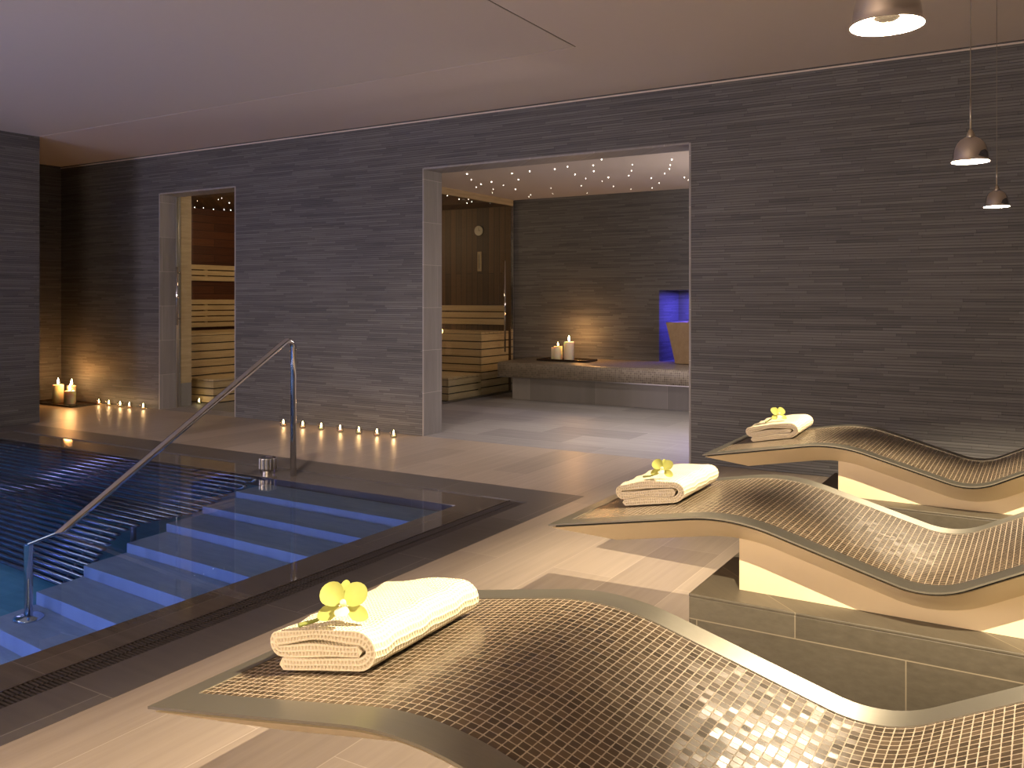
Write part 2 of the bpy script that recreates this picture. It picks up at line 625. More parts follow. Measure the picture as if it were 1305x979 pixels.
# painted ceiling with a raft set off by a groove, its shadow painted as a dark strip
RX, RY, G = -2.62, 5.10, .012
struct(box_obj('ceiling', M['ceil'], [
    (RX + G, XR + .2, YB - .2, RY + G, CEIL, CEIL + .12),
    (XA - .2, XR + .2, RY + G, WALL_Y + WALL_T, CEIL, CEIL + .12)]))
struct(box_obj('ceiling_raft', M['raft'], [(PIER_X - 1.6, RX, YB - .2, RY, CEIL, CEIL + .1)]))
struct(box_obj('trim_3', M['gap'], [(PIER_X - 1.6, RX + G, RY, RY + G, CEIL + .004, CEIL + .10), (RX, RX + G, YB, RY, CEIL + .004, CEIL + .10)]))
# slim shadow-line moulding along the head of the wall
struct(box_obj('trim_4', M['ceil'], [(XA, XR, WALL_Y - .010, WALL_Y, CEIL - .024, CEIL - .014)]))

# ------------------------------------------------------------------ floor and pool
PX0, PX1 = -8.35, -2.72       # pool slot edge left / right
PY0, PY1 = -1.9, 4.67
OX, OY = -2.495, 4.99         # outer edge of the dark coping
struct(box_obj('floor', M['deck'], [
    (OX, XR, YB, OY, -.12, 0),
    (XA, XR, OY, WALL_Y, -.12, 0),
    (PIER_X, OX, YB, PY0 - .3, -.12, 0)]))
struct(box_obj('floor_threshold', M['stone'], [(OPEN[0] + .012, OPEN[1] - .012, WALL_Y, WALL_Y + WALL_T, -.12, .0005), (DOOR[0] + .012, DOOR[1] - .012, WALL_Y, WALL_Y + WALL_T, -.12, .0005)]))
struct(box_obj('floor_relaxation', M['stone'], [(GLASS_X, -1.5, WALL_Y + WALL_T, BACK_Y, -.12, 0)]))
struct(box_obj('floor_sauna', M['stone'], [(-10.0, GLASS_X, WALL_Y + WALL_T, BACK_Y, -.12, 0)]))
struct(box_obj('pool_coping', M['coping'], [
    (PX1, OX, PY0 - .3, OY, -.12, 0.001),
    (PX0 - .35, PX1, PY1, OY, -.12, 0.001),
    (PX0 - .35, PX0, PY0 - .3, PY1, -.12, 0.001),
    (PX0, PX1, PY0 - .3, PY0, -.12, 0.001)]))
# shallow overflow ledge around the water, then the tank
LX, LY = -3.06, 4.385
struct(box_obj('pool_ledge', M['ledge'], [
    (LX, PX1 - .13, PY0, PY1, -.30, -.004),
    (PX0, LX, LY, PY1 - .03, -.30, -.004)]))
STAIR_X0 = -4.68
RUN, RISE = .275, .178
steps = []
for k in range(1, 9):
    y1 = LY - RUN * (k - 1)
    y0 = LY - RUN * k
    zt = -.028 - RISE * k
    steps.append((STAIR_X0, LX, y0, y1, -1.80, zt))
struct(box_obj('pool_steps', M['pooltile'], steps, bevel=.003))
zf = -.028 - RISE * 8
struct(box_obj('pool_floor', M['tank'], [(PX0, PX1, PY0, PY1, -1.95, zf - .02)]))
struct(box_obj('pool_wall', M['tank'], [
    (PX0 - .25, PX0, PY0, PY1, -1.9, -.03),
    (PX0, LX, LY - .01, PY1, -1.9, -.305),
    (LX, PX1, PY0, PY1, -1.9, -.305),
    (PX0 - .25, PX1, PY0 - .25, PY0, -1.9, -.125)]))
w = MB()
nx, ny = 24, 28
w.grid([[(PX0 + (PX1 - .13 - PX0) * i / nx, PY0 + (PY1 - .03 - PY0) * j / ny, WATER) for i in range(nx + 1)] for j in range(ny + 1)])
wo = struct(w.build('pool_water', M['water'], recalc=False))
# slotted drain grating along the right side, plain slot along the far side
g = MB()
g.box(PX1 - .13, PX1 - .122, PY0, PY1 - .03, -.04, -.001)
g.box(PX1 - .008, PX1, PY0, PY1 - .03, -.04, -.001)
g.box(PX1 - .068, PX1 - .062, PY0, PY1 - .03, -.03, -.002)
y = PY0
while y < PY1 - .04:
    g.box(PX1 - .122, PX1 - .008, y, y + .007, -.022, -.002)
    y += .016
gr = g.build('drain_grating', M['grate'])
tag(gr, 'dark slotted drain grating between pool water and coping', 'grating')
struct(box_obj('pool_slot', M['gap'], [(PX0, PX1, PY1 - .03, PY1, -.10, -.06), (PX1 - .13, PX1, PY0, PY1 - .03, -.10, -.06)]))

# ------------------------------------------------------------------ rooms behind the slate wall
NX0, NX1, NZ0, NZ1 = -4.05, -3.10, .478, 1.356
struct(box_obj('wall_relaxation', M['slate'], [
    (GLASS_X, NX0, BACK_Y, BACK_Y + .2, 0, ROOM_Z),
    (NX0, NX1, BACK_Y, BACK_Y + .2, NZ1, ROOM_Z),
    (NX0, NX1, BACK_Y, BACK_Y + .2, 0, NZ0),
    (NX1, -1.3, BACK_Y, BACK_Y + .2, 0, ROOM_Z)]))
struct(box_obj('wall_relaxation_right', M['slate'], [(-1.5, -1.3, WALL_Y + WALL_T, BACK_Y, 0, ROOM_Z)]))
struct(box_obj('wall_niche', M['slate'], [
    (NX0 - .05, NX0, BACK_Y + .2, BACK_Y + .72, NZ0 - .05, NZ1 + .05),
    (NX1, NX1 + .05, BACK_Y + .2, BACK_Y + .72, NZ0 - .05, NZ1 + .05),
    (NX0 - .05, NX1 + .05, BACK_Y + .67, BACK_Y + .72, NZ0 - .05, NZ1 + .05),
    (NX0 - .05, NX1 + .05, BACK_Y + .2, BACK_Y + .67, NZ1, NZ1 + .05),
    (NX0 - .05, NX1 + .05, BACK_Y + .2, BACK_Y + .67, NZ0 - .05, NZ0)]))
struct(box_obj('ceiling_relaxation', M['ceil'], [(GLASS_X - .05, -1.3, WALL_Y + WALL_T, BACK_Y + .2, ROOM_Z, ROOM_Z + .1)]))
# sauna cabin
SX0 = -10.0
struct(box_obj('wall_sauna_back', M['cedar'], [(SX0, GLASS_X - .02, BACK_Y - .03, BACK_Y + .1, 0, 2.5)]))
struct(box_obj('wall_sauna_left', M['cedar_h'], [(SX0 - .1, SX0, WALL_Y + WALL_T, BACK_Y, 0, 2.5)]))
struct(box_obj('wall_sauna_front', M['cedar'], [(SX0, DOOR[0] - .02, WALL_Y + WALL_T, WALL_Y + WALL_T + .03, 0, 2.5), (DOOR[1] + .02, GLASS_X, WALL_Y + WALL_T, WALL_Y + WALL_T + .03, 0, 2.5)]))
struct(box_obj('ceiling_sauna', M['cedar'], [(SX0 - .1, GLASS_X - .03, WALL_Y + WALL_T, BACK_Y + .1, 2.5, 2.62)]))
# timber post and stone foot behind the left jamb
struct(box_obj('trim_5', M['aspen'], [(DOOR[0] - .13, DOOR[0] - .004, WALL_Y + WALL_T + .022, WALL_Y + WALL_T + .17, .27, 2.5)], bevel=.004))
struct(box_obj('trim_6', M['jamb'], [(DOOR[0] - .13, DOOR[0] - .004, WALL_Y + WALL_T + .022, WALL_Y + WALL_T + .17, 0, .27)], bevel=.003))

# glazed partition between the sauna and the tiled room
gp = thing('glass_partition', (GLASS_X, 8.4, 0), 'tall clear glass sauna partition with slim steel frame behind the wide opening', 'partition')
m = MB(); m.box(-.005, .005, 6.72 - 8.4, 10.12 - 8.4, .02, 2.5); m.build('pane', M['glass'], gp)
m = MB(); m.box(-.018, .018, 10.10 - 8.4, 10.14 - 8.4, 0, 2.53); m.build('corner_post', M['chrome'], gp, .003)['label'] = 'bright steel corner post'
m = MB(); m.box(-.02, .02, 6.70 - 8.4, 10.10 - 8.4, 2.5, 2.58); m.build('head_rail', M['aspen'], gp, .003)['label'] = 'timber head rail'
m = MB(); m.box(-.015, .015, 6.70 - 8.4, 10.10 - 8.4, 0, .02); m.build('floor_channel', M['satin'], gp, .002)
m = MB(); m.tube([(.035, 9.86 - 8.4, .55), (.035, 9.86 - 8.4, 1.75)], .012, 12)
for z in (.7, 1.6):
    m.tube([(.0, 9.86 - 8.4, z), (.035, 9.86 - 8.4, z)], .008, 8)
m.build('pull_bar', M['chrome'], gp)
# glass sauna door at the narrow doorway
gd = thing('glass_door', (DOOR[0], WALL_Y + WALL_T - .05, 0), 'frameless glass sauna door with tall steel pull bar in narrow left doorway', 'door')
W = DOOR[1] - DOOR[0]
m = MB(); m.box(.03, W - .014, -.005, .005, .012, 2.42); m.build('pane', M['glass'], gd)
m = MB(); m.tube([(.075, -.045, .95), (.075, -.045, 1.62)], .014, 14)
for z in (1.02, 1.55):
    m.tube([(.075, -.045, z), (.075, -.005, z)], .009, 8)
m.build('pull_bar', M['chrome'], gd)
m = MB(); m.box(.016, .03, -.018, .018, .0, 2.42); m.build('jamb_channel', M['satin'], gd, .002)

# ------------------------------------------------------------------ sauna benches
def slat_bench(name, label, x0, x1, y0, y1, z0, z1, fronts, grp='slatted timber sauna benches'):
    """fronts: set of '-y' and '+x' faces clad with horizontal slats; top slats run along the longer side"""
    t = thing(name, ((x0 + x1) / 2, (y0 + y1) / 2, z0), label, 'sauna bench', grp)
    cx, cy = (x0 + x1) / 2, (y0 + y1) / 2
    X0, X1, Y0, Y1, H = x0 - cx, x1 - cx, y0 - cy, y1 - cy, z1 - z0
    m = MB()
    th, gap = .024, .014
    along_x = (x1 - x0) > (y1 - y0)
    a, b = (Y0, Y1) if along_x else (X0, X1)
    n = max(2, int((b - a) / .09))
    wd = (b - a - gap * (n - 1)) / n
    for i in range(n):
        s = a + i * (wd + gap)
        if along_x:
            m.box(X0, X1, s, s + wd, H - th, H)
        else:
            m.box(s, s + wd, Y0, Y1, H - th, H)
    m.build('seat', M['aspen'], t, .003)
    hh = H - th - .006
    n = max(2, int(round(hh / .098)))
    wd = (hh - gap * n) / n
    for face in fronts:
        m = MB()
        for i in range(n):
            z = gap + i * (wd + gap)
            if face == '-y':
                m.box(X0 + .002, X1 - .026, Y0, Y0 + .022, z, z + wd)
            else:
                m.box(X1 - .024, X1, Y0 + .001, Y1, z, z + wd)
        m.build('front_panel' if face == '-y' else 'end_panel', M['aspen'], t, .003)
    m = MB()
    m.box(X0 + .04, X1 - .03, Y0 + .03, Y1 - .02, 0.0, H - th - .004)
    m.build('carcass', M['ink'], t)
    return t
slat_bench('sauna_bench', 'lower slatted bench seen through the glass behind the wide opening', -8.44, -6.19, 8.71, 9.43, 0, .29, ('-y', '+x'))
slat_bench('sauna_bench', 'upper slatted bench against the vertical boards under the round dial', -8.93, -6.19, 9.44, 10.11, 0, .82, ('-y', '+x'))
slat_bench('sauna_bench', 'low slatted step bench seen through the narrow left doorway', -8.94, -8.46, 7.09, 8.69, 0, .29, ('-y', '+x'))
slat_bench('sauna_bench', 'high slatted bench seen through the narrow left doorway', -9.90, -8.96, 6.86, 9.42, 0, .82, ('-y', '+x'))
def backrest(label, x0, x1, y0, y1, z0, z1, n, wall):
    t = thing('backrest_rail', ((x0 + x1) / 2, (y0 + y1) / 2, z0), label, 'backrest', 'slatted timber backrests in the sauna')
    cx, cy = (x0 + x1) / 2, (y0 + y1) / 2
    gap = .014
    wd = (z1 - z0 - gap * (n - 1)) / n
    m = MB()
    for i in range(n):
        z = i * (wd + gap)
        if wall == 'y':
            m.box(x0 - cx, x1 - cx, -.012, .010, z, z + wd)
        else:
            m.box(-.010, .012, y0 - cy, y1 - cy, z, z + wd)
    m.build('slats', M['aspen'], t, .003)
    k = 3
    for i in range(k):
        m = MB()
        f = (.12, .558, .90)[i]
        if wall == 'y':
            x = (x0 - cx) + (x1 - x0) * f
            m.box(x - .025, x + .025, .010, .034, 0, z1 - z0)
        else:
            yy = (y0 - cy) + (y1 - y0) * f
            m.box(-.034, -.010, yy - .025, yy + .025, 0, z1 - z0)
            m.build('batten', M['aspen'], t, .002)
    return t
backrest('slatted backrest on vertical boards below the thermometer', -9.0, -6.24, 10.0855, 10.0855, .90, 1.16, 3, 'y')
backrest('tall slatted backrest above the high bench through left doorway', -9.9655, -9.9655, 6.9, 9.3, .86, 1.24, 5, 'x')
backrest('upper three-slat rail high on red boards through left doorway', -9.9655, -9.9655, 6.9, 9.3, 1.50, 1.72, 3, 'x')

# round dial and long thermometer on the sauna boards
t = thing('wall_clock', (-6.67, 10.1195, 2.19), 'round pale dial on the dark sauna boards', 'clock')
m = MB(); m.lathe([(.0, 0), (.066, 0), (.070, .006), (.070, .016), (.062, .020), (.058, .016)], 32); o = m.build('case', M['cap'], t); o.rotation_euler = (PI / 2, 0, 0)
m = MB(); m.lathe([(.0, .017), (.060, .0168)], 32); o = m.build('dial', M['clockface'], t); o.rotation_euler = (PI / 2, 0, 0)
m = MB(); m.box(-.002, .002, -.004, .040, .0175, .019); m.box(-.004, .028, -.002, .002, .0175, .019); o = m.build('hand', M['ink'], t); o.rotation_euler = (PI / 2, 0, 0)
t = thing('wall_mounted_thermometer', (-6.66, 10.1195, 1.765), 'long pale thermometer panel on sauna boards below the round dial', 'thermometer')
m = MB(); m.box(-.032, .032, -.016, 0, -.135, .135); m.build('case', M['aspen'], t, .004)
m = MB(); m.box(-.009, .009, -.019, -.015, -.115, .115); m.build('scale', M['clockface'], t)
m = MB(); m.tube([(0, -.022, -.10), (0, -.022, .10)], .003, 8); m.build('tube', M['ink'], t)

# ------------------------------------------------------------------ tiled bench, pedestal and candles in the relaxation room
BX0, BX1 = -5.80, -1.5
tb = thing('tiled_bench', ((BX0 + BX1) / 2, 9.6, 0), 'long mosaic tiled heated bench along the back slate wall', 'bench')
cx = (BX0 + BX1) / 2
prof = arc_path([(0, BACK_Y - .002 - 9.6, .485), (0, 9.20 - 9.6, .470), (0, 9.17 - 9.6, .30)], [.06], 8)
prof = [(p.y, p.z) for p in prof]
m = MB()
s = 0
arc = [0]
for i in range(1, len(prof)):
    arc.append(arc[-1] + math.hypot(prof[i][0] - prof[i - 1][0], prof[i][1] - prof[i - 1][1]))
rows, uvs = [], []
for (yy, zz), a in zip(prof, arc):
    k = (zz - .30) / .185
    xa = BX0 - cx + .03 - .03 * k
    rows.append([(xa, yy, zz), (BX1 - cx, yy, zz)])
    uvs.append([(0, a), (BX1 - BX0, a)])
vr = m.grid(rows, uvs=uvs)
# left end wall and underside of the seat slab
endv = [r[0] for r in vr]
bl = m.v((BX0 - cx + .03, BACK_Y - .002 - 9.6, .30)); br = m.v((BX1 - cx, BACK_Y - .002 - 9.6, .30))
m.f(endv + [bl], [(v.co.y, v.co.z) for v in endv] + [(bl.co.y, bl.co.z)])
m.f([vr[-1][0], vr[-1][1], br, bl])
m.f([r[1] for r in vr] + [br])
m.build('mosaic_seat', M['benchmos'], tb)
m = MB(); m.box(BX0 - cx + .02, BX1 - cx, 9.163 - 9.6, 9.60 - 9.6, .290, .300); m.build('edge_strip', M['satin'], tb)
m = MB(); m.box(BX0 - cx + .10, BX1 - cx, 9.40 - 9.6, BACK_Y - .002 - 9.6, 0, .290); m.build('base', M['stone'], tb)

ic = thing('ice_fountain', (-3.475, 10.085, .4855), 'tapered amber stone fountain standing on tiled bench before blue niche', 'fountain')
m = MB()
for (a0, a1, z0, z1) in ((.250, .335, 0.0, .49),):
    r0, r1 = a0, a1
    lo = [m.v((sx * r0, sy * r0, z0)) for sx, sy in ((-1, -1), (1, -1), (1, 1), (-1, 1))]
    hi = [m.v((sx * r1, sy * r1, z1)) for sx, sy in ((-1, -1), (1, -1), (1, 1), (-1, 1))]
    ii = [m.v((sx * (r1 - .04), sy * (r1 - .04), z1)) for sx, sy in ((-1, -1), (1, -1), (1, 1), (-1, 1))]
    dd = [m.v((sx * (r1 - .10), sy * (r1 - .10), z1 - .16)) for sx, sy in ((-1, -1), (1, -1), (1, 1), (-1, 1))]
    m.f(lo[::-1]); m.f(dd)
    for i in range(4):
        j = (i + 1) % 4
        m.f([lo[i], lo[j], hi[j], hi[i]]); m.f([hi[i], hi[j], ii[j], ii[i]]); m.f([ii[i], ii[j], dd[j], dd[i]])
m.build('tapered_body', M['icestone'], ic, .006)
m = MB(); m.tube([(0, .16, .40), (0, .16, .60), (0, .12, .64), (0, .06, .62)], .012, 10); m.build('water_spout', M['chrome'], ic)

# ------------------------------------------------------------------ candles
def flame_mesh(m, z, s=1.0):
    m.lathe([(.0005, z), (.0035 * s, z + .004 * s), (.0055 * s, z + .010 * s), (.0045 * s, z + .018 * s), (.002 * s, z + .027 * s), (.0003, z + .034 * s)], 10)
def candle(loc, r, h, label, group, lit=True, fs=1.3):
    t = thing('pillar_candle', loc, label, 'candle', group)
    m = MB(); m.lathe([(.0005, 0), (r - .003, 0), (r, .003), (r, h - .004), (r - .004, h), (r - .012, h - .006), (.0005, h - .010)], 28)
    t_ = t; t = m.build('wax_body', M['wax'], t)
    m = MB(); m.tube([(0, 0, h - .012), (.001, 0, h + .004), (.002, 0, h + .010)], .0014, 6); m.build('wick', M['wick'], t)
    if lit:
        m = MB(); flame_mesh(m, h + .006, fs); m.build('flame', M['flame'], t)
    return t_
def tray(loc, rx, ry, label):
    t = thing('tray', loc, label, 'tray')
    m = MB()
    m.box(-rx, rx, -ry, ry, 0, .010)
    m.build('base_panel', M['tray'], t, .003)
    m = MB()
    m.box(-rx, rx, -ry - .008, -ry, 0, .022); m.box(-rx, rx, ry, ry + .008, 0, .022)
    m.box(-rx - .008, -rx, -ry - .008, ry + .008, 0, .022); m.box(rx, rx + .008, -ry - .008, ry + .008, 0, .022)
    m.build('raised_rim', M['tray'], t, .002)
    return t
TY = 9.72
tray((-5.10, TY, .4815), .34, .15, 'dark lacquer tray of candles lying on the mosaic bench')
candle((-5.215, TY - .02, .492), .055, .165, 'shorter cream pillar candle burning on bench tray', 'pillar candles on the bench tray')
candle((-5.055, TY - .03, .492), .062, .225, 'tallest cream pillar candle burning on bench tray', 'pillar candles on the bench tray', fs=2.2)
candle((-5.31, TY + .06, .492), .040, .145, 'unlit narrow pillar candle in shade at left of the bench tray', 'pillar candles on the bench tray', lit=False)
light('candle_glow_bench', 'POINT', (-5.08, TY + .16, .80), 9, (1.0, .47, .14), shadow_soft_size=.05)

tray((-9.98, 6.17, 0.001), .42, .17, 'dark tray of candles standing on floor in the far left alcove')
candle((-10.08, 6.16, .012), .061, .215, 'taller cream pillar candle burning on alcove floor tray', 'pillar candles on the alcove tray', fs=2.2)
candle((-9.83, 6.15, .012), .060, .155, 'shorter cream pillar candle burning on alcove floor tray, right of taller', 'pillar candles on the alcove tray', fs=2.2)
candle((-9.97, 6.26, .012), .050, .20, 'cream pillar candle burning behind the front two on alcove tray', 'pillar candles on the alcove tray', fs=2.2)
light('candle_glow_alcove', 'POINT', (-9.94, 6.20, .37), 8.5, (1.0, .42, .11), shadow_soft_size=.05)

def make_tealight():
    t = thing('tealight', (0, 0, 0), 'x', 'tealight')
    m = MB(); m.lathe([(.0005, .0), (.026, .0), (.030, .004), (.034, .060), (.0315, .060), (.028, .007), (.0005, .006)], 24); m.build('glass_cup', M['cup'], t)
    m = MB(); m.lathe([(.0005, .008), (.019, .008), (.019, .022), (.0005, .021)], 18); m.build('wax_body', M['wax'], t)
    m = MB(); flame_mesh(m, .024, 1.25); m.build('flame', M['flame'], t)
    return t
tl = make_tealight()
ords = ['first', 'second', 'third', 'fourth', 'fifth', 'sixth', 'seventh']
first = True
def put_tealight(p, label, group):
    global first
    t = tl if first else copy_tree(tl)
    first = False
    t.location = p
    t['label'] = label
    if group:
        t['group'] = group
    return t
for i, x in enumerate((-9.54, -9.35, -9.14, -8.97, -8.72)):
    put_tealight((x, 6.33 - .0, .001), '%s tealight in glass right of the alcove pillar candles' % ords[i], 'tealights between alcove tray and narrow doorway')
    light('tealight_glow', 'POINT', (x, 6.33, .085), .22, (1.0, .50, .18), shadow_soft_size=.02)
for i, x in enumerate((-5.02, -5.215, -5.43, -5.66, -5.90, -6.14, -6.40)):
    put_tealight((x, 6.215, .001), '%s tealight in glass left of the wide opening along the wall foot' % ords[i], 'tealights along the wall between doorway and wide opening')
    light('tealight_glow', 'POINT', (x, 6.215, .085), .22, (1.0, .50, .18), shadow_soft_size=.02)
put_tealight((-8.60, 7.00, .001), 'single tealight in glass on sauna floor inside the narrow doorway', None)

# ------------------------------------------------------------------ fibre optic stars
def star_mesh():
    m = MB(); m.lathe([(.0002, -.010), (.005, -.009), (.0085, -.005), (.0095, 0), (.0095, .004)], 10)
    return m
proto = star_mesh().build('ceiling_star_light', M['star'])
stars = [(-5.25, 7.73), (-5.46, 8.12), (-5.77, 8.69), (-5.58, 8.5), (-5.37, 8.4), (-5.71, 8.97), (-5.9, 9.25), (-5.41, 8.72), (-4.82, 7.94), (-5.01, 8.39), (-5.48, 9.11), (-4.58, 7.9), (-5.74, 9.88), (-5.61, 9.7), (-5.05, 9.22), (-5.3, 9.72), (-4.29, 7.91), (-4.1, 7.83), (-4.29, 8.36), (-4.33, 8.7), (-4.65, 9.22), (-4.91, 9.9), (-3.84, 7.88), (-4.01, 8.24), (-3.61, 7.59), (-4.28, 9.01), (-4.08, 8.75), (-4.35, 9.47), (-3.49, 8.04), (-3.66, 8.41), (-3.83, 8.73), (-4.28, 9.82), (-3.7, 9.04), (-4.02, 9.85), (-3.78, 9.47), (-3.44, 8.78), (-3.28, 8.5), (-3.18, 8.26), (-3.04, 7.94), (-3.37, 9.18), (-3.41, 9.41)]
sauna_a = [(-6.17, 8.66), (-6.26, 9.04), (-6.18, 9.13), (-6.28, 9.35), (-6.44, 9.48), (-6.2, 9.66)]
sauna_b = [(-9.22, 7.48), (-8.88, 7.52), (-8.7, 7.42), (-9.05, 7.84), (-9.92, 8.0), (-9.86, 8.1), (-9.9, 8.3), (-9.8, 8.4), (-9.78, 8.5)]
big = [0, 4, 8, 9, 11, 16, 22, 23, 26, 38, 39]
firsts = True
for lst, z, lab, grp in ((stars, ROOM_Z, 'tiny fibre optic star light in the pale ceiling above tiled bench', 'star lights in the pale ceiling'),
                         (sauna_a, 2.5, 'tiny star light in timber sauna ceiling behind glass partition', 'star lights seen through the glass partition'),
                         (sauna_b, 2.5, 'tiny star light in sauna ceiling seen through narrow left doorway', 'star lights seen through the narrow doorway')):
    for i, (x, y) in enumerate(lst):
        o = proto if firsts else proto.copy()
        if not firsts:
            col.objects.link(o)
        firsts = False
        k = .36 if (z > 2.55 and i in big) else random.choice((.10, .15, .2, .26))
        o.scale = (k, k, 1)
        o.location = (x, y, z)
        tag(o, lab, 'star light', grp)

# ------------------------------------------------------------------ pool furniture
hr = thing('handrail', (-4.552, 4.515, -.028), 'polished steel handrail sloping down into pool beside the steps', 'handrail')
px, py, pz = -4.552, 4.515, -.028
base_y = 2.62
base_z = -.028 - RISE * 7
path = [(0, 0, 0), (0, 0, .995 - pz), (0, base_y - py, -.115 - pz), (0, base_y - py, base_z - pz)]
path = arc_path(path, [.055, .012], 8)
m = MB(); m.tube(path, .0215, 18); m.build('rail_tube', M['chrome'], hr)
m = MB(); m.lathe([(.022, .026), (.030, .022), (.060, .018), (.074, .010), (.076, 0), (.0215, 0)], 32, c=(0, base_y - py, base_z - pz)); m.build('base_flange', M['chrome'], hr)
m = MB(); m.lathe([(.022, .008), (.045, .006), (.05, .0), (.0215, 0)], 28); m.build('base_flange', M['chrome'], hr)

sp = thing('steel_drum', (-4.79, 4.50, -.028), 'short ribbed steel drum at pool edge beside the top step', 'steel drum')
m = MB()
segs = 60
rows = []
for r, z in ((.050, 0.0), (.050, .045), (.060, .052), (.062, .060), (.062, .128), (.058, .134)):
    rows.append([((r + (.0022 * (1 if k % 4 < 2 else -1) if .05 < z < .13 else 0)) * math.cos(2 * PI * k / segs), (r + (.0022 * (1 if k % 4 < 2 else -1) if .05 < z < .13 else 0)) * math.sin(2 * PI * k / segs), z) for k in range(segs)])
m.grid(rows, True, False)
m.build('ribbed_body', M['satin'], sp)
m = MB(); m.lathe([(.058, .134), (.052, .137), (.046, .130), (.0005, .130)], 40); m.build('cap', M['chrome'], sp)

# submerged massage bench of steel tubes
TX1, TX0 = -4.76, -8.33
bp = arc_path([(0, 4.345, -.045), (0, 4.10, -.36), (0, 3.86, -.615), (0, 3.50, -.525), (0, 3.30, -.60), (0, 3.19, -.86), (0, 3.03, -1.38)], [.5, .10, .3, .12, .5], 8)
bb = thing('massage_bench', ((TX0 + TX1) / 2, 3.6, -1.47), 'submerged massage bench of parallel steel tubes beside the pool steps', 'pool bench')
org = Vector(((TX0 + TX1) / 2, 3.6, -1.47))
dl = [0]
for i in range(1, len(bp)):
    dl.append(dl[-1] + (bp[i] - bp[i - 1]).length)
def at_len(s):
    for i in range(1, len(bp)):
        if s <= dl[i] or i == len(bp) - 1:
            t = (s - dl[i - 1]) / (dl[i] - dl[i - 1])
            return bp[i - 1].lerp(bp[i], t)
pitch = .079
nt_ = int(dl[-1] / pitch)
for i in range(nt_ + 1):
    p = at_len(i * pitch) - Vector((0, org.y, org.z))
    m = MB()
    xa, xb = TX0 - org.x, TX1 - org.x
    m.tube([(xa, p.y, p.z), (xb - .02, p.y, p.z), (xb - .008, p.y, p.z), (xb, p.y, p.z)], [.0265, .0265, .021, .011], 12)
    m.build('tube', M['tube'], bb)
for fx in (TX1 - .16, -6.2, -7.6):
    m = MB()
    pts = [(fx - org.x, q.y - org.y, q.z - org.z - .034) for q in bp]
    m.tube(pts, .012, 8)
    m.tube([(fx - org.x, 3.5 - org.y, -.555 - org.z), (fx - org.x, 3.5 - org.y, .0)], .018, 10)
    m.tube([(fx - org.x, 3.06 - org.y, -1.36 - org.z), (fx - org.x, 3.03 - org.y, .0)], .018, 10)
    m.build('support_frame', M['satin'], bb)
# two end hoops joining the top tubes
for i in (0, 2):
    m = MB()
    a = at_len(i * pitch); b = at_len((i + 1) * pitch)
    mid = (a + b) / 2
    m.tube([(TX1 - org.x - .01, a.y - org.y, a.z - org.z), (TX1 - org.x + .022, a.y - org.y - .008, a.z - org.z - .008), (TX1 - org.x + .034, mid.y - org.y, mid.z - org.z), (TX1 - org.x + .022, b.y - org.y + .008, b.z - org.z + .008), (TX1 - org.x - .01, b.y - org.y, b.z - org.z)], .017, 10)
    m.build('end_hoop', M['chrome'], bb)

# ------------------------------------------------------------------ heated loungers
ORX, ORZ = -.20, .328
CPTS = [(-1.435, 0, .488), (-.816, 0, .600), (-.261, 0, .444), (.52, 0, .845)]
prof = arc_path(CPTS, [.60, .24], 16)
# refine straight runs
fine = [prof[0]]
for q in prof[1:]:
    a = fine[-1]
    n = max(1, int((q - a).length / .04))
    for k in range(1, n + 1):
        fine.append(a.lerp(q, k / n))
prof = fine
S = [0]
for i in range(1, len(prof)):
    S.append(S[-1] + (prof[i] - prof[i - 1]).length)
SL = S[-1]
def pt(s, off=0.0):
    s = min(max(s, 0), SL)
    i = 1
    while i < len(S) - 1 and S[i] < s:
        i += 1
    t = (s - S[i - 1]) / (S[i] - S[i - 1])
    p = prof[i - 1].lerp(prof[i], t)
    def tan(j):
        j0, j1 = max(0, j - 1), min(len(prof) - 1, j + 1)
        return (prof[j1] - prof[j0]).normalized()
    tg = tan(i - 1).lerp(tan(i), t).normalized()
    n = Vector((-tg.z, 0, tg.x))
    return p + n * off - Vector((ORX, 0, ORZ))
HW = .381
BAND, FOOT = .072, .052
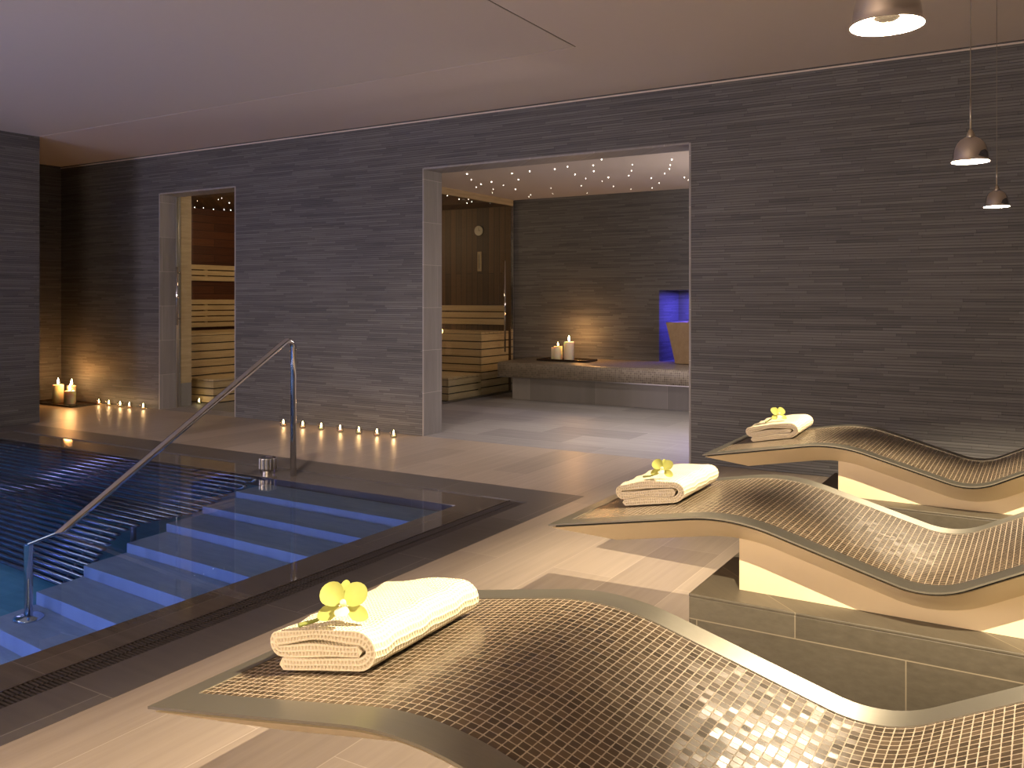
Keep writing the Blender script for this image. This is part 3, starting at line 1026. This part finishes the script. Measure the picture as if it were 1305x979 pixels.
def make_lounger(label):
    t = thing('heated_lounger', (0, 0, 0), label, 'lounger', 'mosaic heated loungers in a row')
    ss = [0.0, FOOT]
    k = FOOT
    while k + .0175 < SL - FOOT:
        k += .0175
        ss.append(k)
    ss[-1] = SL - FOOT
    ss.append(SL)
    # mosaic surface
    m = MB()
    inner = ss[1:-1]
    ys = (-HW + BAND, HW - BAND)
    rows = [[(pt(s, -.002).x, y, pt(s, -.002).z) for y in ys] for s in inner]
    uvs = [[(s - FOOT + .00875 * 0, y + HW - BAND) for y in ys] for s in inner]
    m.grid(rows, uvs=uvs)
    m.build('mosaic_surface', M['mosaic'], t, recalc=True)
    # metal rim: a flat band round the mosaic with a thin turned-down edge
    m = MB()
    cols = (-HW, -HW + BAND, HW - BAND, HW)
    top = [[m.v((pt(s).x, y, pt(s).z)) for y in cols] for s in ss]
    bot = [[m.v((pt(s, -.005).x, y, pt(s, -.005).z)) for y in cols] for s in ss]
    n = len(ss)
    for i in range(n - 1):
        for j in range(3):
            if j == 1 and 0 < i < n - 2:
                continue
            m.f([top[i][j], top[i][j + 1], top[i + 1][j + 1], top[i + 1][j]], None, True)
            m.f([bot[i][j], bot[i + 1][j], bot[i + 1][j + 1], bot[i][j + 1]], None, True)
    for i in range(n - 1):
        for j in (0, 3):
            m.f([top[i][j], top[i + 1][j], bot[i + 1][j], bot[i][j]], None, False)
        if 0 < i < n - 2:
            for j in (1, 2):
                m.f([top[i][j], top[i + 1][j], bot[i + 1][j], bot[i][j]], None, False)
    for j in range(3):
        for i in (0, n - 1):
            m.f([top[i][j], top[i][j + 1], bot[i][j + 1], bot[i][j]], None, False)
    for i in (1, n - 2):
        m.f([top[i][1], top[i][2], bot[i][2], bot[i][1]], None, False)
    for e in m.bm.edges:
        if len(e.link_faces) == 2 and e.link_faces[0].smooth != e.link_faces[1].smooth:
            e.smooth = False
    m.build('metal_rim', M['rim'], t)
    # painted shell: sloping sides tucked under the rim
    m = MB()
    K = 64
    ins, dep = .156, .094
    A, B, C_, D_ = [], [], [], []
    for i in range(K + 1):
        u = i / K
        s0 = .008 + (SL - .016) * u
        s1 = ins + .012 + (SL - 2 * ins - .024) * u
        d = dep
        pa, pb = pt(s0, -.0125), pt(s1, -d)
        A.append([m.v((pa.x, sy * (HW - .008), pa.z)) for sy in (-1, 1)])
        B.append([m.v((pb.x, sy * (HW - ins), pb.z)) for sy in (-1, 1)])
    for i in range(K):
        for j in (0, 1):
            m.f([A[i][j], A[i + 1][j], B[i + 1][j], B[i][j]], None, False)
        m.f([A[i][0], A[i][1], A[i + 1][1], A[i + 1][0]], None, False)
        m.f([B[i][0], B[i][1], B[i + 1][1], B[i + 1][0]], None, False)
    for i in (0, K):
        m.f([A[i][0], A[i][1], B[i][1], B[i][0]], None, False)
    bmesh.ops.recalc_face_normals(m.bm, faces=m.bm.faces)
    for f in m.bm.faces:
        f.smooth = True
    for e in m.bm.edges:
        if len(e.link_faces) == 2 and e.calc_face_angle(0) > math.radians(25):
            e.smooth = False
    m.build('shell', M['shell'], t)
    # recessed dark strip painted in for the shade between rim and shell
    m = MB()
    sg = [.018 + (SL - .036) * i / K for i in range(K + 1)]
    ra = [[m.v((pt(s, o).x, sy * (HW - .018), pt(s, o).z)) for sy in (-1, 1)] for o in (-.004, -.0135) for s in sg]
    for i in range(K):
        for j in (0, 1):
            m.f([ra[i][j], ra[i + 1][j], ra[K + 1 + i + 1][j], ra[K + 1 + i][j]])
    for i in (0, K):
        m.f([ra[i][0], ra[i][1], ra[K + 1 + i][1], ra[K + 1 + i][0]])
    m.build('rim_gap_shade', M['gap'], t)
    # upright pedestal carrying the shell
    m = MB()
    xs0, xs1 = -.830 - ORX, .40 - ORX
    n = 44
    up, lo = [], []
    for i in range(n + 1):
        x = xs0 + (xs1 - xs0) * i / n
        # height of the shell underside above this x
        lo_s, hi_s = 0, SL
        for _ in range(40):
            mid = (lo_s + hi_s) / 2
            if pt(mid, -dep + .006).x < x:
                lo_s = mid
            else:
                hi_s = mid
        z = pt(lo_s, -dep + .006).z
        up.append([m.v((x, sy * (HW - ins - .001), z)) for sy in (-1, 1)])
        lo.append([m.v((x, sy * (HW - ins - .001), 0)) for sy in (-1, 1)])
    for i in range(n):
        for j in (0, 1):
            m.f([up[i][j], up[i + 1][j], lo[i + 1][j], lo[i][j]])
        m.f([up[i][0], up[i][1], up[i + 1][1], up[i + 1][0]])
        m.f([lo[i][0], lo[i][1], lo[i + 1][1], lo[i + 1][0]])
    for i in (0, n):
        m.f([up[i][0], up[i][1], lo[i][1], lo[i][0]])
    m.build('pedestal', M['shell'], t)
    return t
LOUNGE_Y = [1.051, 2.600, 4.156]
LL = ['mosaic heated lounger nearest the camera, carrying the towel with the spread orchid',
      'middle mosaic heated lounger of the row of three',
      'farthest mosaic heated lounger beside the slate wall']
PL = ['taupe tiled plinth under the nearest mosaic lounger', 'taupe tiled plinth under the middle mosaic lounger', 'taupe tiled plinth under the farthest mosaic lounger by the wall']
lounger = make_lounger(LL[0])
for i, y0 in enumerate(LOUNGE_Y):
    o = lounger if i == 0 else copy_tree(lounger)
    o.location = (ORX, y0 + HW, ORZ)
    o['label'] = LL[i]
    p = thing('tiled_plinth', (ORX, y0 + HW, 0), PL[i], 'plinth', 'tiled plinths under the loungers')
    m = MB(); m.box(-.955 - ORX, .75 - ORX, .042 - HW, HW - .042, 0, ORZ - .010); m.build('tiled_block', M['plinth'], p, .002)
    m = MB(); m.box(-.955 - ORX - .001, .75 - ORX, .041 - HW, HW - .041, ORZ - .010, ORZ - .0005); m.build('top_slab', M['plinth'], p, .0025)

# ------------------------------------------------------------------ towels and orchids
def lounge_z(x):
    lo, hi = 0, SL
    for _ in range(40):
        mid = (lo + hi) / 2
        if pt(mid).x + ORX < x:
            lo = mid
        else:
            hi = mid
    return pt(lo).z + ORZ
def make_towel(label, seed, ln):
    rnd = random.Random(seed)
    t = thing('folded_towel', (0, 0, 0), label, 'towel', 'folded cream towels on the loungers')
    wdt, th = .246, .0240
    hw = wdt / 2
    # folded path seen from the end: free end inside, round the left fold, over the top, round the right fold, back along the bottom
    z0, z1, z2 = th * .5, th * 1.55, th * 2.62
    path = []
    path += [(hw - .035 - .02 * k, z1 - .0005 * math.sin(k)) for k in range(0, 1)]
    nseg = 10
    for k in range(nseg + 1):
        path.append((hw - .035 - (wdt - .052) * k / nseg, z1))
    for k in range(1, 9):
        a = PI * k / 8
        path.append((-hw + .017 - math.sin(a) * .012, (z1 + z2) / 2 - math.cos(a) * (z2 - z1) / 2))
    for k in range(1, nseg + 1):
        path.append((-hw + .017 + (wdt - .058) * k / nseg, z2 + .004 * math.sin(PI * k / nseg)))
    for k in range(1, 11):
        a = PI * k / 10
        path.append((hw - .041 + math.sin(a) * .036, (z0 + z2) / 2 + math.cos(a) * (z2 - z0) / 2))
    for k in range(1, nseg + 1):
        path.append((hw - .041 - (wdt - .062) * k / nseg, z0))
    # drop near-duplicate points
    pp = [path[0]]
    for q in path[1:]:
        if math.hypot(q[0] - pp[-1][0], q[1] - pp[-1][1]) > .002:
            pp.append(q)
    path = pp
    arc = [0]
    for i in range(1, len(path)):
        arc.append(arc[-1] + math.hypot(path[i][0] - path[i - 1][0], path[i][1] - path[i - 1][1]))
    h = th * .485
    nrm = []
    for i in range(len(path)):
        a, b = path[max(0, i - 1)], path[min(len(path) - 1, i + 1)]
        d = math.hypot(b[0] - a[0], b[1] - a[1])
        nrm.append((-(b[1] - a[1]) / d, (b[0] - a[0]) / d))
    ring = [(p[0] + n[0] * h, p[1] + n[1] * h, a) for p, n, a in zip(path, nrm, arc)]
    e = path[-1]; pe = path[-2]
    tx, tz = e[0] - pe[0], e[1] - pe[1]
    dl_ = math.hypot(tx, tz); tx /= dl_; tz /= dl_
    ring.append((e[0] + tx * h * .8, e[1] + tz * h * .8, arc[-1] + h))
    ring += [(p[0] - n[0] * h, p[1] - n[1] * h, a + .5) for p, n, a in reversed(list(zip(path, nrm, arc)))]
    s_ = path[0]; ps = path[1]
    tx, tz = s_[0] - ps[0], s_[1] - ps[1]
    dl_ = math.hypot(tx, tz); tx /= dl_; tz /= dl_
    ring.append((s_[0] + tx * h * .8, s_[1] + tz * h * .8, .5 - h))
    m = MB()
    NY = 22
    rows, uvs = [], []
    for j in range(NY + 1):
        f = j / NY
        y = (f - .5) * ln
        # soften the two ends: shrink slightly towards the edge
        r = []
        for (x, z, a) in ring:
            wob = .0020 * math.sin(a * 31 + j * .9 + seed) + .0013 * math.sin(j * 1.7 + seed * 2 + x * 40)
            endw = .004 * math.sin(a * 14 + seed) if j in (0, NY) else 0
            r.append((x * (1 + .012 * math.sin(f * 5 + seed)), y + endw, max(.0004, z + wob * (1 if z > .02 else .2))))
        rows.append(r)
        uvs.append([(a, y) for (_, _, a) in ring])
    vr = m.grid(rows, True, True, uvs)
    # the folded ends show as ribbons: close each end strip by strip
    npth = len(path)
    for row, rev in ((vr[0], False), (vr[-1], True)):
        R = len(ring)
        for i in range(npth - 1):
            a, b = row[i], row[i + 1]
            c, d = row[(R - 2 - (i + 1)) % R], row[(R - 2 - i) % R]
            q = [a, b, c, d]
            m.f(q if rev else q[::-1], [(arc[i], 0), (arc[i + 1], 0), (arc[i + 1], .02), (arc[i], .02)], True)
        m.f([row[npth - 1], row[npth], row[npth + 1]])
        m.f([row[0], row[R - 2], row[R - 1]])
    o = m.build('folded_cloth', M['towel'], t, .003, 2)
    return t
def disc_petal(m, cen, u, v, nrm, ru, rv, cup=.25, rings=5, seg=16, pinch=0.0):
    """cupped petal: attached at cen, growing along v"""
    cen, u, v, nrm = Vector(cen), Vector(u).normalized(), Vector(v).normalized(), Vector(nrm).normalized()
    rows = []
    for i in range(rings + 1):
        f = .03 + .97 * i / rings
        row = []
        for k in range(seg):
            a = 2 * PI * k / seg
            x = math.cos(a) * ru * f
            y = math.sin(a) * rv * f
            if pinch:
                x *= 1 - pinch * max(0, -math.sin(a)) - pinch * .35 * max(0, math.sin(a)) ** 2
            q = cen + v * (rv + y) + u * x + nrm * (cup * (f * f) * ru * (.6 + .4 * math.cos(2 * a)))
            row.append(tuple(q))
        rows.append(row)
    vr = m.grid(rows, True, True)
    m.f(vr[0])
def make_orchid(label):
    t = thing('orchid_flower', (0, 0, 0), label, 'flower', 'yellow green orchid flowers on the towels')
    F = Vector((-.06, -.82, .56)).normalized()          # the way the face looks
    R = Vector((1, -.10, 0)).normalized()
    U = F.cross(R) * -1
    if U.z < 0:
        U = -U
    c = Vector((0, 0, .021))
    def d(a):
        return R * math.sin(a) + U * math.cos(a)
    for nm, a, ru, rv, pc in (('petal', -.86, .0125, .0125, .15), ('petal', .86, .0120, .0125, .15),
                              ('sepal', 0.0, .0065, .0115, .45), ('sepal', -2.0, .0080, .0120, .45), ('sepal', 2.0, .0080, .0125, .45)):
        m = MB()
        dv = d(a)
        off = F * (.0015 if nm == 'petal' else -.0005)
        cup = .30 if nm == 'petal' else .2
        disc_petal(m, c + off + dv * .003, dv.cross(F), (dv + F * (.15 if nm == 'petal' else .02)).normalized(), F, ru, rv, cup, 5, 18, pc)
        m.build(nm, M['petal'], t)
    m = MB()
    disc_petal(m, c + F * .003, R, (U * -.8 + F * .6).normalized(), F, .0075, .0085, -.3, 5, 16, .2)
    m.tube([tuple(c - F * .002), tuple(c + F * .006 + U * .002), tuple(c + F * .011 + U * .001)], [.003, .0034, .002], 10)
    m.build('lip', M['lip'], t)['label'] = 'pale cream lip and column'
    m = MB()
    m.tube([tuple(c - F * .001), tuple(c + Vector((-.012, .012, -.010))), tuple(c + Vector((-.030, .010, -.0175))), tuple(c + Vector((-.044, .002, -.0185)))], [.0014, .0016, .0018, .0022], 8)
    m.build('stem', M['stem'], t)
    return t
TL = ['folded cream waffle towel on the nearest lounger', 'folded cream waffle towel on the middle lounger', 'folded cream waffle towel on the farthest lounger by the wall']
FL = ['yellow green orchid bloom on towel of the nearest lounger', 'yellow green orchid bloom on towel of the middle lounger', 'yellow green orchid bloom on towel of the farthest lounger']
TSPEC = [(-1.185, 1.432, .360, 0.02), (-1.165, 3.03, .37, .01), (-1.185, 4.69, .40, .03)]
orch = None
for i, (x, y, ln, rz) in enumerate(TSPEC):
    sl = math.atan((lounge_z(x + .1) - lounge_z(x - .1)) / .2)
    t = make_towel(TL[i], i * 3 + 1, ln)
    z = lounge_z(x)
    t.location = (x, y, z + .0035)
    t.rotation_euler = (0, -sl, rz)
    if orch is None:
        orch = make_orchid(FL[0]); o = orch
    else:
        o = copy_tree(orch)
    o['label'] = FL[i]
    ox, oy = ((.028, -.152), (.022, -.135), (.005, -.10))[i]
    o.location = (x + ox, y + oy, z + .0035 + .0775 + math.tan(sl) * ox + (-.003, -.003, -.002)[i])
    k = (1.95, 1.6, 1.75)[i]
    o.scale = (k, k, k)
    o.rotation_euler = (0, 0, (.62, .15, .95)[i])

# ------------------------------------------------------------------ pendant lamps
def make_pendant():
    t = thing('pendant_lamp', (0, 0, 0), 'x', 'pendant lamp', 'small pendant lamps above the loungers')
    R = .0525
    m = MB()
    outp = [(.0525, 0), (.0505, .004), (.0495, .012), (.0478, .026), (.0440, .042), (.0375, .056), (.0290, .066), (.0190, .0725), (.0105, .0745)]
    m.lathe(outp, 40)
    sh = m.build('shade', M['shade'], t)
    m = MB(); m.lathe([(.0522, -.0002)] + [(r - .0016, z - .0006) for r, z in outp[1:]] + [(.0005, .0736)], 40); m.build('frosted_lining', M['lining'], sh)
    m = MB(); m.lathe([(.0005, .0455), (.005, .0465), (.0070, .050), (.0068, .058), (.005, .066), (.0005, .068)], 14); m.build('bulb', M['bulb'], t)
    m = MB(); m.lathe([(.0005, .0060), (.012, .0072), (.0192, .0112), (.0192, .0120), (.0118, .0082), (.0005, .0070)], 28); m.build('bulb_crown', M['crown'], t)['label'] = 'silvered bulb crown'
    m = MB()
    for k in range(3):
        a = 2 * PI * k / 3
        m.tube([(.0190 * math.cos(a), .0190 * math.sin(a), .0116), (.010 * math.cos(a), .010 * math.sin(a), .062)], .0006, 6)
    m.build('bulb_wire', M['chrome'], t)
    m = MB(); m.lathe([(.0130, .072), (.0125, .077), (.0090, .088), (.0045, .097), (.0030, .099)], 24, cap0=True); m.build('socket_cap', M['cap'], t)
    m = MB(); m.tube([(0, 0, .097), (0, 0, .19)], .0026, 10); m.build('stem', M['cap'], t)
    m = MB(); m.tube([(0, 0, .188), (0, 0, CEIL - 1.663 - .01)], .0013, 8); m.build('cord', M['cord'], t)
    m = MB(); m.lathe([(.0005, CEIL - 1.663 - .022), (.035, CEIL - 1.663 - .020), (.04, CEIL - 1.663)], 24); m.build('ceiling_rose', M['cap'], t)
    return t
pen = make_pendant()
PLAB = ['chrome glass pendant lamp highest in view, above the nearest lounger', 'chrome glass pendant lamp above the middle lounger', 'chrome glass pendant lamp farthest back, above the lounger by the wall']
for i, (x, y, z) in enumerate(((-.205, 1.43, 1.663), (-.193, 2.98, 1.663), (-.189, 4.545, 1.668))):
    o = pen if i == 0 else copy_tree(pen)
    o.location = (x, y, z)
    o['label'] = PLAB[i]
    light('pendant_bulb', 'POINT', (x, y, z + .0385), 400, (1.0, .80, .54), shadow_soft_size=.004)

# ------------------------------------------------------------------ light of the place, with added fill lights
# recessed ceiling downlights over the deck, out of view above
for x, y, p in ((-3.6, 3.0, 480), (-6.2, 2.9, 170)):
    if p:
        light('ceiling_downlight', 'SPOT', (x, y, CEIL - .01), p, (1.0, .80, .66), spot_size=math.radians(74), spot_blend=.9, shadow_soft_size=.12, target=(x - .5, 5.6, 0))
# added fill lights without fixtures: warm at right, lavender over the pool at left
light('warm_fill', 'AREA', (-.5, -1.2, 2.8), 14, (1.0, .70, .42), size=2.6, target=(-1.5, 3, .6))
light('ceiling_fill', 'AREA', (-1.5, -2.2, 1.6), 165, (1.0, .74, .50), size=1.2, target=(-3.5, 2.5, 2.9))
light('ceiling_fill', 'AREA', (-7.2, -2.2, 1.5), 130, (.93, .79, .94), size=1.2, target=(-7.0, 2.5, 2.9))
light('pool_fill', 'AREA', (-6.6, -.8, 2.75), 50, (.78, .74, 1.0), size=2.4, target=(-6.6, 4.5, 1.0))
# pool lamps in the near end of the tank
for x, y in ((-3.6, -1.2), (-5.0, -1.5), (-7.2, -1.5)):
    light('pool_lamp', 'AREA', (x, y, -1.0), 48, (.24, .29, 1.0), size=.3, shape='DISK', target=(x - .1, 4, -.8))
light('pool_lamp', 'AREA', (-8.25, 3.1, -.40), 14, (.55, .50, 1.0), size=.25, shape='DISK', target=(-6.4, 4.15, -.25))
# tiled room and sauna
light('room_downlight', 'SPOT', (-2.9, 7.35, ROOM_Z - .01), 330, (1.0, .88, .80), spot_size=math.radians(105), spot_blend=.95, shadow_soft_size=.06)
light('room_downlight', 'SPOT', (-4.2, 8.0, ROOM_Z - .01), 60, (1.0, .88, .82), spot_size=math.radians(130), spot_blend=.8, shadow_soft_size=.06)
light('ceiling_fill', 'AREA', (-1.62, 8.2, 1.5), 26, (1.0, .84, .76), size=.5, target=(-4.2, 8.4, 2.7))  # added unseen fill that brightens the tiled room's ceiling
light('sauna_lamp', 'POINT', (-8.15, 8.4, 2.2), 40, (1.0, .68, .37), shadow_soft_size=.12)
light('niche_lamp', 'AREA', (-3.58, BACK_Y + .45, NZ1 - .02), 30, (.12, .10, 1.0), size=.5, target=(-3.58, BACK_Y + .45, 0))

w = bpy.data.worlds.new('dim_hall')
scene.world = w
w.use_nodes = True
w.node_tree.nodes['Background'].inputs[0].default_value = (.5, .45, .5, 1)
w.node_tree.nodes['Background'].inputs[1].default_value = .02

# ------------------------------------------------------------------ camera and view
cd = bpy.data.cameras.new('camera')
cam = bpy.data.objects.new('camera', cd)
col.objects.link(cam)
cam.location = (0, 0, 1.25)
yaw = math.atan2(.5189, .8548)
cam.rotation_euler = (PI / 2, 0, yaw)
cd.sensor_width = 36
cd.lens = 36 * 1120 / 1305
cd.shift_x = 0
cd.shift_y = -108.5 / 1305
cd.clip_start = .05
scene.camera = cam
vs = scene.view_settings
vs.view_transform = 'Standard'
vs.look = 'None'
vs.exposure = 0
vs.gamma = 1
vs.use_curve_mapping = False
cy = scene.cycles
cy.use_denoising = True
cy.max_bounces = 10
cy.transparent_max_bounces = 12
cy.sample_clamp_indirect = 4
cy.blur_glossy = .3
